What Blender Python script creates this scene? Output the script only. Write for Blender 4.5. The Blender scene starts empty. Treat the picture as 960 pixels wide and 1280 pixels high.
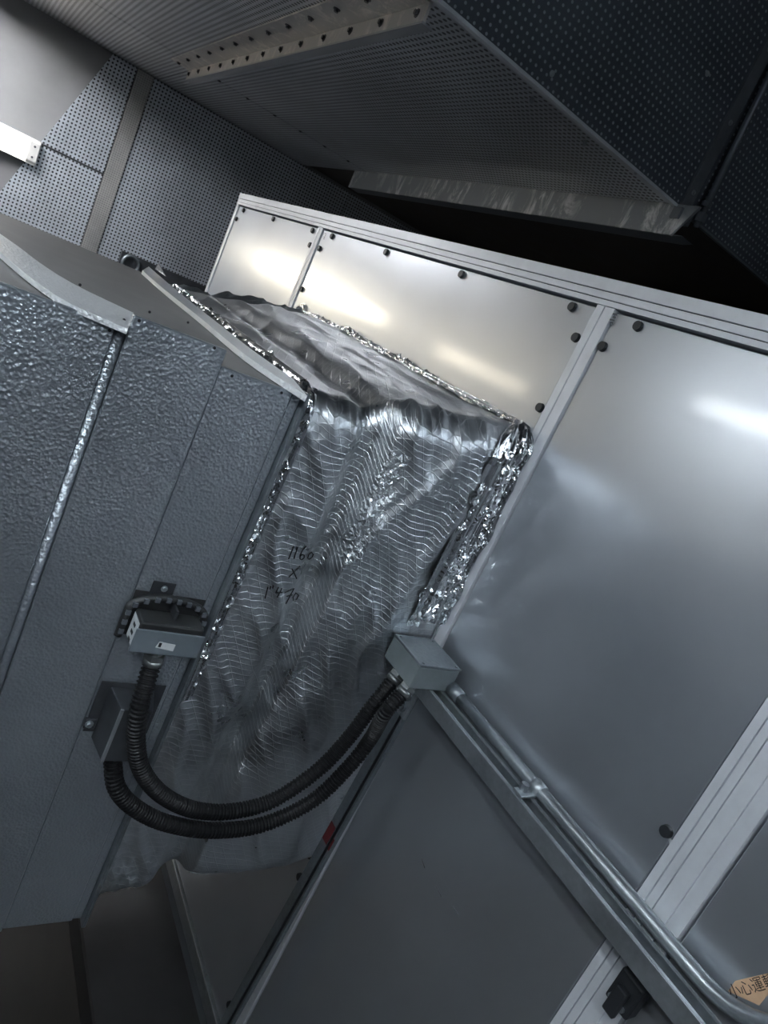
import bpy, bmesh, math, random
from mathutils import Vector, Matrix, noise
random.seed(7)
SC = bpy.context.scene
COL = SC.collection

# ------------------------------------------------------------------ camera
H = 2.15                                   # phone held overhead, metres above the floor
CAM = Vector((0.0, -1.1, H))
RT = Vector((0.45686133, 0.78666616, 0.41525183))      # camera right
DN = Vector((0.42529309, 0.21683927, -0.87869592))     # camera down
FW = Vector((-0.78128325, 0.57804592, -0.2354982))     # camera forward
FPX = 874.05
cd = bpy.data.cameras.new('camera')
cam = bpy.data.objects.new('camera', cd)
COL.objects.link(cam)
m = Matrix.Identity(4)
for r in range(3):
    m[r][0] = RT[r]; m[r][1] = -DN[r]; m[r][2] = -FW[r]; m[r][3] = CAM[r]
cam.matrix_world = m
cd.sensor_fit = 'VERTICAL'; cd.sensor_height = 36.0; cd.sensor_width = 27.0
cd.lens = FPX / 1280 * 36.0
cd.clip_start = 0.02
SC.camera = cam

# ------------------------------------------------------------------ world and exposure
w = bpy.data.worlds.new('world'); SC.world = w; w.use_nodes = True
w.node_tree.nodes['Background'].inputs[0].default_value = (0.55, 0.65, 0.8, 1)
w.node_tree.nodes['Background'].inputs[1].default_value = 0.02
SC.view_settings.view_transform = 'Standard'
SC.view_settings.look = 'None'
SC.view_settings.gamma = 1.0
SC.view_settings.use_curve_mapping = False
SC.view_settings.exposure = 0.82
LAMP_WARM = 7.5          # wall lamps on the left wall
LAMP_COOL = 17.0          # lamps on the front wall
LAMP_FILL = 36.0          # added fill lamps, out of view behind and beside the camera

# ------------------------------------------------------------------ pixel -> point on a plane
def ray(u, v):
    return RT * ((u - 480) / FPX) + DN * ((v - 640) / FPX) + FW
def at(u, v, ax, val):
    d = ray(u, v)
    t = (val - CAM[ax]) / d[ax]
    return CAM + d * t
def X(u, v, x): return at(u, v, 0, x)
def Y(u, v, y): return at(u, v, 1, y)
def Z(u, v, z): return at(u, v, 2, z)

# ------------------------------------------------------------------ mesh helpers
ORG = {}
def tag(o, label=None, cat=None, group=None, kind=None):
    if label: o['label'] = label
    if cat: o['category'] = cat
    if group: o['group'] = group
    if kind: o['kind'] = kind
    return o
def thing(name, label, cat, loc, group=None):
    o = bpy.data.objects.new(name, None); COL.objects.link(o)
    o.location = loc; o.empty_display_size = 0.1
    ORG[o] = Vector(loc)
    return tag(o, label, cat, group)
def obj(name, bm, mat, parent=None, smooth=False, label=None):
    """bm is in world coordinates; linked as one mesh object"""
    me = bpy.data.meshes.new(name)
    if parent is not None:
        org = ORG[parent]
    else:
        vs = [v.co for v in bm.verts]
        lo = Vector([min(v[i] for v in vs) for i in range(3)])
        hi = Vector([max(v[i] for v in vs) for i in range(3)])
        org = Vector(((lo.x + hi.x) / 2, (lo.y + hi.y) / 2, lo.z))
    for v in bm.verts: v.co -= org
    bm.normal_update()
    if smooth:
        for f in bm.faces: f.smooth = True
    bm.to_mesh(me); bm.free()
    o = bpy.data.objects.new(name, me); COL.objects.link(o)
    if isinstance(mat, (list, tuple)):
        for q in mat: me.materials.append(q)
    else: me.materials.append(mat)
    if parent is not None: o.parent = parent
    else: o.location = org
    ORG[o] = org
    if label: o['label'] = label
    return o
def copy_part(src, offset, parent):
    o = src.copy(); COL.objects.link(o)
    o.parent = parent
    o.location = Vector(src.location) + Vector(offset)
    ORG[o] = ORG[src]
    return o
def add_box(bm, lo, hi, bev=0.0, seg=1):
    b = bmesh.new()
    bmesh.ops.create_cube(b, size=1.0)
    for v in b.verts:
        v.co = Vector([lo[i] + (v.co[i] + 0.5) * (hi[i] - lo[i]) for i in range(3)])
    if bev > 0:
        bmesh.ops.bevel(b, geom=list(b.edges), offset=bev, segments=seg, affect='EDGES', profile=0.5)
    merge(bm, b)
    return bm
def merge(bm, b):
    me = bpy.data.meshes.new('tmp'); b.to_mesh(me); b.free()
    bm.from_mesh(me); bpy.data.meshes.remove(me)
def box(lo, hi, bev=0.0, seg=1):
    lo, hi = [min(a, b) for a, b in zip(lo, hi)], [max(a, b) for a, b in zip(lo, hi)]
    return add_box(bmesh.new(), lo, hi, bev, seg)
def frame_of(d):
    d = d.normalized()
    a = Vector((0, 0, 1)) if abs(d.z) < 0.9 else Vector((1, 0, 0))
    u = d.cross(a).normalized()
    return u, u.cross(d).normalized()
def add_tube(bm, pts, rad, n=12, cap=True, closed=False):
    pts = [Vector(p) for p in pts]
    rings = []; N = len(pts)
    rr = rad if isinstance(rad, (list, tuple)) else [rad] * N
    u = None
    for i, p in enumerate(pts):
        d = (pts[min(i + 1, N - 1)] - pts[max(i - 1, 0)])
        if d.length < 1e-9: d = (pts[-1] - pts[0])
        d.normalize()
        if u is None: u, v = frame_of(d)
        else:
            u = (u - d * u.dot(d)).normalized(); v = u.cross(d).normalized()
        rings.append([bm.verts.new(p + (u * math.cos(2 * math.pi * k / n) + v * math.sin(2 * math.pi * k / n)) * rr[i]) for k in range(n)])
    for i in range(N - 1):
        a, b = rings[i], rings[i + 1]
        for k in range(n):
            bm.faces.new((a[k], a[(k + 1) % n], b[(k + 1) % n], b[k]))
    if cap:
        bm.faces.new(list(reversed(rings[0]))); bm.faces.new(rings[-1])
    bmesh.ops.recalc_face_normals(bm, faces=bm.faces)
    return bm
def tube(pts, rad, n=12, cap=True): return add_tube(bmesh.new(), pts, rad, n, cap)
def prism(poly, ext):
    """closed polygon (world points) extruded by vector ext"""
    bm = bmesh.new()
    a = [bm.verts.new(Vector(p)) for p in poly]
    b = [bm.verts.new(Vector(p) + Vector(ext)) for p in poly]
    n = len(a)
    bm.faces.new(a); bm.faces.new(list(reversed(b)))
    for i in range(n):
        bm.faces.new((a[i], b[i], b[(i + 1) % n], a[(i + 1) % n]))
    bmesh.ops.recalc_face_normals(bm, faces=bm.faces)
    return bm
def bevel(bm, off, seg=2):
    bmesh.ops.bevel(bm, geom=list(bm.edges), offset=off, segments=seg, affect='EDGES', profile=0.5)
    return bm
def spline(cp, n):
    """Catmull-Rom through control points, n samples"""
    cp = [Vector(p) for p in cp]
    P = [cp[0] * 2 - cp[1]] + cp + [cp[-1] * 2 - cp[-2]]
    out = []
    S = len(cp) - 1
    for k in range(n):
        t = k / (n - 1) * S
        i = min(int(t), S - 1); f = t - i
        a, b, c, d = P[i:i + 4]
        out.append(0.5 * ((2 * b) + (c - a) * f + (2 * a - 5 * b + 4 * c - d) * f * f + (3 * b - a - 3 * c + d) * f ** 3))
    # resample evenly
    L = [0]
    for i in range(1, n): L.append(L[-1] + (out[i] - out[i - 1]).length)
    res = []; j = 0
    for k in range(n):
        s = L[-1] * k / (n - 1)
        while j < n - 2 and L[j + 1] < s: j += 1
        f = (s - L[j]) / max(1e-9, L[j + 1] - L[j])
        res.append(out[j].lerp(out[j + 1], min(1, f)))
    return res, L[-1]

# ------------------------------------------------------------------ materials
class NT:
    def __init__(s, name):
        s.m = bpy.data.materials.new(name); s.m.use_nodes = True
        s.t = s.m.node_tree; s.n = s.t.nodes; s.l = s.t.links
        s.b = s.n['Principled BSDF']; s.out = s.n['Material Output']
        s.co = s.n.new('ShaderNodeTexCoord').outputs['Object']
    def link(s, a, b): s.l.new(a, b)
    def val(s, v):
        n = s.n.new('ShaderNodeValue'); n.outputs[0].default_value = v; return n.outputs[0]
    def math(s, op, a, b=None, c=None):
        n = s.n.new('ShaderNodeMath'); n.operation = op
        for i, q in enumerate((a, b, c)):
            if q is None: continue
            if isinstance(q, (int, float)): n.inputs[i].default_value = q
            else: s.link(q, n.inputs[i])
        return n.outputs[0]
    def noise(s, scale, detail=3, rough=0.5, vec=None, dist=0.0):
        n = s.n.new('ShaderNodeTexNoise')
        n.inputs['Scale'].default_value = scale; n.inputs['Detail'].default_value = detail
        n.inputs['Roughness'].default_value = rough; n.inputs['Distortion'].default_value = dist
        s.link(vec if vec is not None else s.co, n.inputs['Vector'])
        return n.outputs['Fac']
    def voro(s, scale, feat='F1', vec=None):
        n = s.n.new('ShaderNodeTexVoronoi'); n.feature = feat
        n.inputs['Scale'].default_value = scale
        s.link(vec if vec is not None else s.co, n.inputs['Vector'])
        return n.outputs['Distance']
    def scale(s, sx, sy, sz, rot=(0, 0, 0)):
        n = s.n.new('ShaderNodeMapping')
        n.inputs['Scale'].default_value = (sx, sy, sz); n.inputs['Rotation'].default_value = rot
        s.link(s.co, n.inputs['Vector']); return n.outputs[0]
    def ramp(s, fac, stops):
        n = s.n.new('ShaderNodeValToRGB'); e = n.color_ramp.elements
        while len(e) < len(stops): e.new(0.5)
        for k, (p, c) in enumerate(stops):
            e[k].position = p; e[k].color = (c[0], c[1], c[2], 1) if not isinstance(c, (int, float)) else (c, c, c, 1)
        s.link(fac, n.inputs[0]); return n.outputs[0]
    def mixc(s, fac, a, b, mode='MIX'):
        n = s.n.new('ShaderNodeMix'); n.data_type = 'RGBA'; n.blend_type = mode
        if isinstance(fac, (int, float)): n.inputs[0].default_value = fac
        else: s.link(fac, n.inputs[0])
        for k, q in ((6, a), (7, b)):
            if isinstance(q, tuple): n.inputs[k].default_value = (*q[:3], 1)
            else: s.link(q, n.inputs[k])
        return n.outputs[2]
    def maprange(s, v, a, b, c, d, smooth=False):
        n = s.n.new('ShaderNodeMapRange')
        if smooth: n.interpolation_type = 'SMOOTHSTEP'
        for k, q in zip(('From Min', 'From Max', 'To Min', 'To Max'), (a, b, c, d)): n.inputs[k].default_value = q
        s.link(v, n.inputs['Value']); return n.outputs[0]
    def bump(s, h, strength=0.3, dist=0.002, normal=None):
        n = s.n.new('ShaderNodeBump'); n.inputs['Strength'].default_value = strength
        n.inputs['Distance'].default_value = dist
        s.link(h, n.inputs['Height'])
        if normal is not None: s.link(normal, n.inputs['Normal'])
        s.link(n.outputs[0], s.b.inputs['Normal']); return n.outputs[0]
    def set(s, color=None, metal=None, rough=None, spec=None):
        for k, q in (('Base Color', color), ('Metallic', metal), ('Roughness', rough), ('Specular IOR Level', spec)):
            if q is None: continue
            if isinstance(q, tuple): s.b.inputs[k].default_value = (*q[:3], 1)
            elif isinstance(q, (int, float)): s.b.inputs[k].default_value = q
            else: s.link(q, s.b.inputs[k])
        return s

def mat_plain(name, col, metal=0.0, rough=0.5, var=0.12, nscale=18, bump=0.0):
    t = NT(name)
    n = t.noise(nscale, 5, 0.6)
    c = t.ramp(n, [(0.3, tuple(c * (1 - var) for c in col)), (0.7, tuple(min(1, c * (1 + var)) for c in col))])
    t.set(c, metal, t.maprange(n, 0.3, 0.7, max(0.03, rough * 0.85), min(1, rough * 1.15)))
    if bump: t.bump(t.noise(nscale * 12, 3), bump, 0.001)
    return t.m
def mat_stucco(name, col=(0.34, 0.37, 0.40), metal=0.72):
    t = NT(name)
    v = t.voro(185, 'F1'); n2 = t.noise(170, 1, 0.5)
    h = t.math('ADD', t.math('MULTIPLY', v, 1.2), t.math('MULTIPLY', n2, 0.8))
    big = t.noise(3.0, 4, 0.6)
    c = t.ramp(big, [(0.3, tuple(c * 0.86 for c in col)), (0.7, tuple(c * 1.1 for c in col))])
    t.set(c, metal, t.maprange(big, 0.3, 0.7, 0.30, 0.38))
    t.bump(h, 0.52, 0.0022)
    return t.m
def mat_perf(name, axes, pitch=0.023, rad=0.27, sheet=(0.42, 0.46, 0.5), hole=(0.02, 0.022, 0.025), rough=0.4, metal=0.75, dome=False, bump=0.5):
    t = NT(name)
    s = t.n.new('ShaderNodeSeparateXYZ'); t.link(t.co, s.inputs[0])
    ab = []
    for a in axes:
        q = t.math('SUBTRACT', t.math('FRACT', t.math('MULTIPLY', s.outputs[a], 1 / pitch)), 0.5)
        ab.append(t.math('MULTIPLY', q, q))
    d = t.math('SQRT', t.math('ADD', ab[0], ab[1]))
    mask = t.maprange(d, rad * 0.75, rad * 1.2, 1, 0, True)
    big = t.noise(2.2, 5, 0.6)
    fine = t.noise(40, 3, 0.6)
    k = t.math('ADD', t.math('MULTIPLY', big, 0.75), t.math('MULTIPLY', fine, 0.25))
    c = t.ramp(k, [(0.32, tuple(c * 0.72 for c in sheet)), (0.68, tuple(min(1, c * 1.2) for c in sheet))])
    t.set(t.mixc(mask, c, hole), t.math('MULTIPLY', t.math('SUBTRACT', 1.0, mask), metal) if not dome else metal, t.maprange(k, 0.3, 0.7, rough * 0.8, rough * 1.25))
    hgt = mask if dome else t.math('SUBTRACT', 1.0, mask)
    t.bump(hgt, bump, 0.004)
    return t.m
def mat_foil(name, scrim=True, rough=0.2, crinkle=0.35, col=(0.8, 0.83, 0.86)):
    t = NT(name)
    n1 = t.noise(26, 4, 0.62, dist=0.6)
    n2 = t.voro(55, 'DISTANCE_TO_EDGE')
    h = t.math('ADD', t.math('MULTIPLY', n1, 0.35 if scrim else 1.0), t.math('MULTIPLY', t.math('MINIMUM', n2, 0.25), 0.15 if scrim else 0.5))
    if scrim:
        s = t.n.new('ShaderNodeSeparateXYZ'); t.link(t.co, s.inputs[0])
        wob = t.noise(5, 2)
        lines = []
        # scrim threads: near-level threads, plus two slanted families
        for cy, cz, p, ww in ((0.10, 1.0, 0.013, 0.10), (0.85, 0.5, 0.021, 0.07), (-0.55, 0.84, 0.026, 0.06)):
            e = t.math('ADD', t.math('MULTIPLY', s.outputs[1], cy), t.math('MULTIPLY', t.math('ADD', s.outputs[2], t.math('MULTIPLY', s.outputs[0], 0.9)), cz))
            e = t.math('ADD', e, t.math('MULTIPLY', wob, 0.01))
            q = t.math('ABSOLUTE', t.math('SUBTRACT', t.math('FRACT', t.math('MULTIPLY', e, 1 / p)), 0.5))
            lines.append(t.maprange(q, 0.0, ww, 1, 0, True))
        L = t.math('MAXIMUM', lines[0], t.math('MAXIMUM', t.math('MULTIPLY', lines[1], 0.55), t.math('MULTIPLY', lines[2], 0.45)))
        L = t.math('MULTIPLY', L, t.maprange(t.noise(9, 3), 0.35, 0.6, 0.55, 1.0))
        h = t.math('ADD', h, t.math('MULTIPLY', L, 0.30))
    big = t.noise(4, 4)
    bc = t.ramp(big, [(0.3, tuple(c * 0.86 for c in col)), (0.7, col)])
    if scrim: bc = t.mixc(t.math('MULTIPLY', L, 0.6), t.mixc(1.0, bc, (0.88, 0.88, 0.88), 'MULTIPLY'), (0.97, 0.98, 1.0))
    t.set(bc, 1.0, t.maprange(t.noise(11, 4), 0.3, 0.7, rough * 0.75, rough * 1.4))
    t.bump(h, crinkle, 0.006)
    return t.m
def mat_panel(name, col=(0.63, 0.66, 0.70), rough=0.30):
    t = NT(name)
    st = t.noise(3.0, 2, 0.5)
    c = t.ramp(st, [(0.0, tuple(c * 0.86 for c in col)), (1.0, tuple(c * 1.08 for c in col))])
    r = t.maprange(st, 0.0, 1.0, rough * 0.85, rough * 1.15)
    t.set(c, 0.85, r)
    t.b.inputs['Coat Weight'].default_value = 0.8
    t.b.inputs['Coat Roughness'].default_value = 0.085
    t.b.inputs['Coat IOR'].default_value = 1.45
    t.bump(t.noise(2.2, 0), 0.05, 0.02)
    return t.m
def mat_scuffed(name, col=(0.28, 0.30, 0.32), mark=(0.72, 0.73, 0.74)):
    t = NT(name)
    n = t.noise(1.0, 5, 0.75, vec=t.scale(14, 14, 5, (0.3, 0.5, 0.2)), dist=0.8)
    mk = t.maprange(n, 0.50, 0.62, 0, 1)
    patch = t.maprange(t.noise(3.1, 3), 0.42, 0.55, 0, 1)
    t.set(t.mixc(t.math('MULTIPLY', mk, patch), col, mark), 0.55, 0.45)
    t.bump(n, 0.15, 0.002)
    return t.m
def mat_galv(name, col=(0.40, 0.43, 0.45), rough=0.36, metal=0.85):
    t = NT(name)
    v = t.n.new('ShaderNodeTexVoronoi'); v.inputs['Scale'].default_value = 90
    t.link(t.co, v.inputs['Vector'])
    n = t.noise(20, 5, 0.65)
    sp = t.math('ADD', t.math('MULTIPLY', t.noise(120, 2), 0.4), t.math('MULTIPLY', n, 0.6))
    c = t.ramp(sp, [(0.3, tuple(c * 0.78 for c in col)), (0.7, tuple(c * 1.18 for c in col))])
    t.set(c, metal, t.maprange(n, 0.3, 0.7, rough * 0.8, rough * 1.3))
    t.bump(t.noise(160, 3), 0.08, 0.001)
    return t.m
def mat_emit(name, col, strength):
    t = NT(name)
    t.set((0.9, 0.9, 0.88), 0, 0.35)
    t.b.inputs['Emission Color'].default_value = (*col, 1)
    t.b.inputs['Emission Strength'].default_value = strength
    return t.m
def mat_floor(name):
    t = NT(name)
    n = t.noise(2.6, 6, 0.7)
    n2 = t.noise(1.0, 4, 0.6, vec=t.scale(1.5, 9, 3))
    k = t.math('ADD', t.math('MULTIPLY', n, 0.6), t.math('MULTIPLY', n2, 0.4))
    t.set(t.ramp(k, [(0.3, (0.013, 0.011, 0.009)), (0.55, (0.023, 0.020, 0.0175)), (0.75, (0.04, 0.036, 0.033))]), 0.0, t.maprange(n, 0.3, 0.7, 0.4, 0.75))
    t.bump(t.noise(60, 4), 0.2, 0.002)
    return t.m

M_PLASTER = mat_plain('grey_plaster', (0.25, 0.25, 0.255), 0, 0.75, 0.08, 6, 0.15)
M_WALL = mat_plain('painted_wall', (0.20, 0.21, 0.225), 0, 0.7, 0.06, 4, 0.1)
M_FLOOR = mat_floor('brown_concrete')
M_PLINTH = mat_plain('plinth_concrete', (0.032, 0.031, 0.032), 0.0, 0.5, 0.3, 7, 0.2)
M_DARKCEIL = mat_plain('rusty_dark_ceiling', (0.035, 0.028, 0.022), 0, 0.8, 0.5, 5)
M_PERF_WALL = mat_perf('perforated_wall_sheet', (1, 2), sheet=(0.60, 0.64, 0.69), rough=0.36, metal=0.45)
M_PERF_TRIM = mat_perf('perforated_trim', (1, 2), pitch=0.014, rad=0.22, sheet=(0.5, 0.49, 0.47), hole=(0.2, 0.2, 0.2), rough=0.5)
M_PERF_SOF = mat_perf('perforated_soffit_sheet', (0, 1), sheet=(0.52, 0.54, 0.57), hole=(0.04, 0.04, 0.045), rad=0.3, rough=0.42)
M_PERF_FRONT = mat_perf('perforated_side_sheet', (1, 2), sheet=(0.10, 0.118, 0.14), hole=(0.34, 0.38, 0.42), rad=0.19, rough=0.45, metal=0.5, dome=True, bump=0.6)  # side sheet darkened in its colour to stand for shade
M_SCUFF = mat_scuffed('scuffed_galvanised')
M_BOLTSTRIP = mat_scuffed('worn_flange', (0.40, 0.39, 0.38), (0.62, 0.58, 0.54))
M_LIP = mat_plain('grey_lip', (0.5, 0.52, 0.55), 0.2, 0.5, 0.1, 20)
M_STRIP = mat_plain('dull_strip', (0.16, 0.175, 0.195), 0.6, 0.5, 0.15, 20)
M_EDGE = mat_plain('grey_edge', (0.30, 0.31, 0.33), 0.6, 0.45, 0.1, 20)
M_BOLT = mat_plain('dark_bolt', (0.05, 0.05, 0.055), 0.7, 0.4, 0.2, 50)
M_PANEL = mat_panel('unit_panel')
M_ALU = mat_plain('anodised_aluminium', (0.74, 0.76, 0.79), 0.3, 0.42, 0.05, 25)
M_GROOVE = mat_plain('groove_shadow', (0.10, 0.105, 0.115), 0.3, 0.6, 0.1, 25)
M_KNOB = mat_plain('black_plastic', (0.018, 0.02, 0.023), 0, 0.45, 0.1, 30)
M_STUCCO = mat_stucco('stucco_aluminium')
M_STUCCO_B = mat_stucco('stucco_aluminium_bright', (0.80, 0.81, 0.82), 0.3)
M_TOPSHEET = mat_plain('grey_brown_duct_top', (0.23, 0.225, 0.22), 0.35, 0.6, 0.2, 9, 0.1)  # grey-brown tone of the duct's top sheet
M_FOIL = mat_foil('scrim_foil', True, 0.33, 0.4)
M_FOILTOP = M_FOIL
M_TAPE = mat_foil('crumpled_foil_tape', False, 0.14, 0.5, (0.88, 0.9, 0.92))
M_INK = mat_plain('black_marker', (0.01, 0.01, 0.012), 0, 0.5, 0.05, 30)
M_GALV = mat_galv('galvanised_steel')
M_GALV_D = mat_galv('dull_galvanised_steel', (0.27, 0.30, 0.32), 0.42)
M_JBOX = mat_plain('grey_cast_box', (0.17, 0.195, 0.205), 0.25, 0.45, 0.12, 25, 0.1)
M_DARKBOX = mat_plain('dark_steel_box', (0.075, 0.08, 0.088), 0.6, 0.38, 0.25, 14)
M_BLACK = mat_plain('black_rubber', (0.006, 0.0062, 0.007), 0, 0.5, 0.2, 40)
M_BLACK.node_tree.nodes['Principled BSDF'].inputs['Specular IOR Level'].default_value = 0.28
M_ACT = mat_plain('actuator_grey', (0.17, 0.20, 0.225), 0.35, 0.42, 0.1, 30)
M_ACTDARK = mat_plain('actuator_black', (0.02, 0.021, 0.022), 0, 0.5, 0.2, 30)
M_LABEL = mat_plain('white_label', (0.55, 0.57, 0.58), 0, 0.5, 0.1, 60)
M_STICKER = mat_plain('tan_sticker', (0.62, 0.40, 0.25), 0, 0.5, 0.1, 50)
M_STICKER_E = mat_plain('pale_sticker_edge', (0.62, 0.52, 0.44), 0, 0.5, 0.1, 50)
M_RED = mat_plain('red_paint', (0.10, 0.010, 0.012), 0, 0.5, 0.15, 40)
M_HOUSING = mat_plain('lamp_housing_white', (0.72, 0.71, 0.68), 0, 0.4, 0.05, 20)
M_LAMPW = mat_emit('lit_warm_diffuser', (1.0, 0.89, 0.70), LAMP_WARM)
M_LAMPC = mat_emit('lit_cool_diffuser', (0.86, 0.93, 1.0), LAMP_COOL)
M_LAMPT = mat_emit('added_fill_tubes', (0.80, 0.90, 1.0), LAMP_FILL)
M_LAMPR = mat_emit('added_right_fill_tubes', (0.80, 0.90, 1.0), LAMP_FILL * 1.2)
M_LAMPE = mat_emit('added_plenum_fill_tubes', (0.95, 0.96, 1.0), LAMP_FILL * 2.6)
M_BRASS = mat_plain('nickel_gland', (0.18, 0.19, 0.19), 0.7, 0.35, 0.1, 40)

# ------------------------------------------------------------------ room
XW = -5.40                    # face of the perforated lining on the far wall
ZS = H + 0.786                # underside of the overhead plenum
XF = -1.886                   # side of the plenum that faces the camera
YB = 0.86                     # galvanised beam across the plenum
YFRONT = -4.55; XRIGHT = 2.6; YBACK = 2.9; ZC = 3.9
def struct(name, bm, mat):
    return tag(obj(name, bm, mat), kind='structure')
struct('floor', box((-5.6, -4.7, -0.1), (2.75, 3.05, 0)), M_FLOOR)
wl = struct('wall_left', box((-5.6, -4.7, 0), (XW - 0.025, 3.05, ZC)), M_PLASTER)
struct('wall_front', box((-5.6, -4.7, 0), (2.75, YFRONT, ZC)), M_WALL)
struct('wall_right', box((XRIGHT, -4.7, 0), (2.75, 3.05, ZC)), M_WALL)
struct('wall_back', box((-5.6, YBACK, 0), (2.75, 3.05, ZC)), M_DARKCEIL)
struct('ceiling', box((-5.6, -4.7, ZC), (2.75, 3.05, ZC + 0.1)), M_WALL)

# perforated lining of the left wall: separate sheets, cut along a slanted edge
def wp(u, v): return X(u, v, XW)
pA, pB = wp(143, 66), wp(0, 240)
dAB = (pB - pA)
def diag(z):
    t = (z - pA.z) / dAB.z
    return pA.y + dAB.y * t
y_tr0 = wp(173, 85).y; y_tr1 = wp(190, 97).y + 0.01
z_j = wp(95, 201).z
ztop = ZS - 0.002
def wall_sheet(poly, mat, nm='perforated_sheet', th=0.02, x=XW):
    return obj(nm, prism([(x, y, z) for y, z in poly], (-th, 0, 0)), mat, wl)
g = 0.006
wall_sheet([(diag(ztop), ztop), (y_tr0 - g, ztop), (y_tr0 - g, z_j + g), (diag(z_j + g), z_j + g)], M_PERF_WALL)
wall_sheet([(diag(z_j - g), z_j - g), (y_tr0 - g, z_j - g), (y_tr0 - g, 0.9), (diag(0.9), 0.9)], M_PERF_WALL)
wall_sheet([(y_tr0, ztop), (y_tr1, ztop), (y_tr1, 0.0), (y_tr0, 0.0)], M_PERF_TRIM, 'perforated_cover_strip', 0.024, XW + 0.012)
y_sj = wp(433, 252).y
wall_sheet([(y_tr1 + g, ztop), (y_sj, ztop), (y_sj, 0.0), (y_tr1 + g, 0.0)], M_PERF_WALL)
wall_sheet([(y_sj + g, ztop), (YBACK - 0.01, ztop), (YBACK - 0.01, 0.0), (y_sj + g, 0.0)], M_PERF_WALL)

# ------------------------------------------------------------------ overhead perforated plenum
pl = thing('overhead_plenum', 'large perforated metal plenum hanging over the machine with a bolted flange beneath', 'duct', (-3.0, 0.0, ZS))
xL2 = Z(300, 117, ZS).x
yF = Z(370, 50, ZS).y                       # bolted flange line
TH = 0.03
def plate(lo, hi, mat, nm, par=pl): return obj(nm, box(lo, hi), mat, par)
plate((XW, -3.3, ZS), (xL2 - 0.003, yF, ZS + TH), M_PERF_SOF, 'bottom_sheet')
plate((XW, yF + .004, ZS), (xL2 - 0.003, YB, ZS + TH), M_PERF_SOF, 'bottom_sheet')
plate((xL2 + 0.003, -3.3, ZS), (XF, yF, ZS + TH), M_PERF_SOF, 'bottom_sheet')
plate((xL2 + 0.003, yF + .004, ZS), (XF, YB, ZS + TH), M_PERF_SOF, 'bottom_sheet')
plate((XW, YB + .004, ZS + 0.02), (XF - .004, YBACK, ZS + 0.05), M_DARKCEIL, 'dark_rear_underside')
yS = X(850, 252, XF).y
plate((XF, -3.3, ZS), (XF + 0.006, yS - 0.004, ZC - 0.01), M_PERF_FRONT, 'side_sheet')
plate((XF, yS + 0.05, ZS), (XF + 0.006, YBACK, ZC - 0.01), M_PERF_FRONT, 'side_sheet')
plate((XF, yS - 0.002, ZS), (XF + 0.014, yS + 0.048, ZC - 0.01), M_STRIP, 'corner_strip')
lip = plate((XF - 0.004, -3.3, ZS - 0.010), (XF + 0.016, YB, ZS - 0.0005), M_LIP, 'bottom_lip')
plate((XF - 0.004, YB + 0.09, ZS - 0.008), (XF + 0.012, YBACK, ZS - 0.0005), M_STRIP, 'bottom_lip')
# bolts in the corner strip
def bolt_bm(r=0.009, h=0.008, ax=0, sgn=1, n=6):
    bm = bmesh.new()
    bmesh.ops.create_cone(bm, cap_ends=True, segments=n, radius1=r, radius2=r * 0.92, depth=h)
    b2 = bmesh.new()
    bmesh.ops.create_cone(b2, cap_ends=True, segments=10, radius1=r * 1.5, radius2=r * 1.5, depth=h * 0.25)
    for v in b2.verts: v.co.z -= h * 0.4
    merge(bm, b2)
    for v in bm.verts:
        v.co.z = (v.co.z + h / 2) * sgn
        if ax == 0: v.co = Vector((v.co.z, v.co.x, v.co.y))
        elif ax == 1: v.co = Vector((v.co.x, v.co.z, v.co.y))
    bmesh.ops.recalc_face_normals(bm, faces=bm.faces)
    return bm
def moved(bm, p):
    for v in bm.verts: v.co += Vector(p)
    return bm
b0 = None
for z in (0.06, 0.30, 0.54, 0.78):
    p = Vector((XF + 0.014, yS + 0.024, ZS + z))
    if b0 is None: b0 = obj('bolt', moved(bolt_bm(0.006, 0.006), p), M_GALV, pl); p0 = p
    else: copy_part(b0, p - p0, pl)
for (u, v) in ((667, 120), (733, 174)):
    p = Z(u, v, ZS); p.z -= 0.012
    copy_part(b0, p - p0, pl)
for u, v in ((884, 92), (690, 92), (795, 215)):
    p = X(u, v, XF + 0.006)
    copy_part(b0, p - p0, pl)
# bolted flange: upstanding leaf and hanging face
fx0 = Z(240, 90, ZS).x; fx1 = XF - 0.03
fl = obj('bolted_flange', box((fx0, yF - 0.004, ZS - 0.05), (fx1, yF + 0.004, ZS - 0.001)), M_BOLTSTRIP, pl)
obj('flange_leaf', box((fx0 + .02, yF - 0.11, ZS - 0.006), (fx1, yF - 0.004, ZS - 0.0006)), M_BOLTSTRIP, fl)
obj('flange_lip', box((fx0, yF - 0.004, ZS - 0.056), (fx1, yF + 0.03, ZS - 0.05)), M_EDGE, fl)
b1 = None
nb = 13
for k in range(nb):
    x = fx0 + 0.05 + (fx1 - fx0 - 0.1) * k / (nb - 1)
    for row in (0, 1):
        p = Vector((x, yF - 0.004, ZS - 0.026)) if row == 0 else Vector((x + 0.02, yF - 0.075, ZS - 0.006))
        if row == 0:
            if b1 is None: b1 = obj('bolt', moved(bolt_bm(0.008, 0.009, 1, -1), p), M_BOLT, fl); q1 = p
            else: copy_part(b1, p - q1, fl)
        else:
            if k == 0: b2_ = obj('bolt', moved(bolt_bm(0.008, 0.009, 2, -1), p), M_BOLT, fl); q2 = p
            else: copy_part(b2_, p - q2, fl)
# rivets along the long sheet joint
for k in range(7):
    p = Vector((xL2, yF + 0.12 + 0.17 * k, ZS - 0.0005))
    if k == 0: rv = obj('rivet', moved(bolt_bm(0.008, 0.005, 2, -1, 8), p), M_BOLT, pl); q3 = p
    else: copy_part(rv, p - q3, pl)
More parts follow.
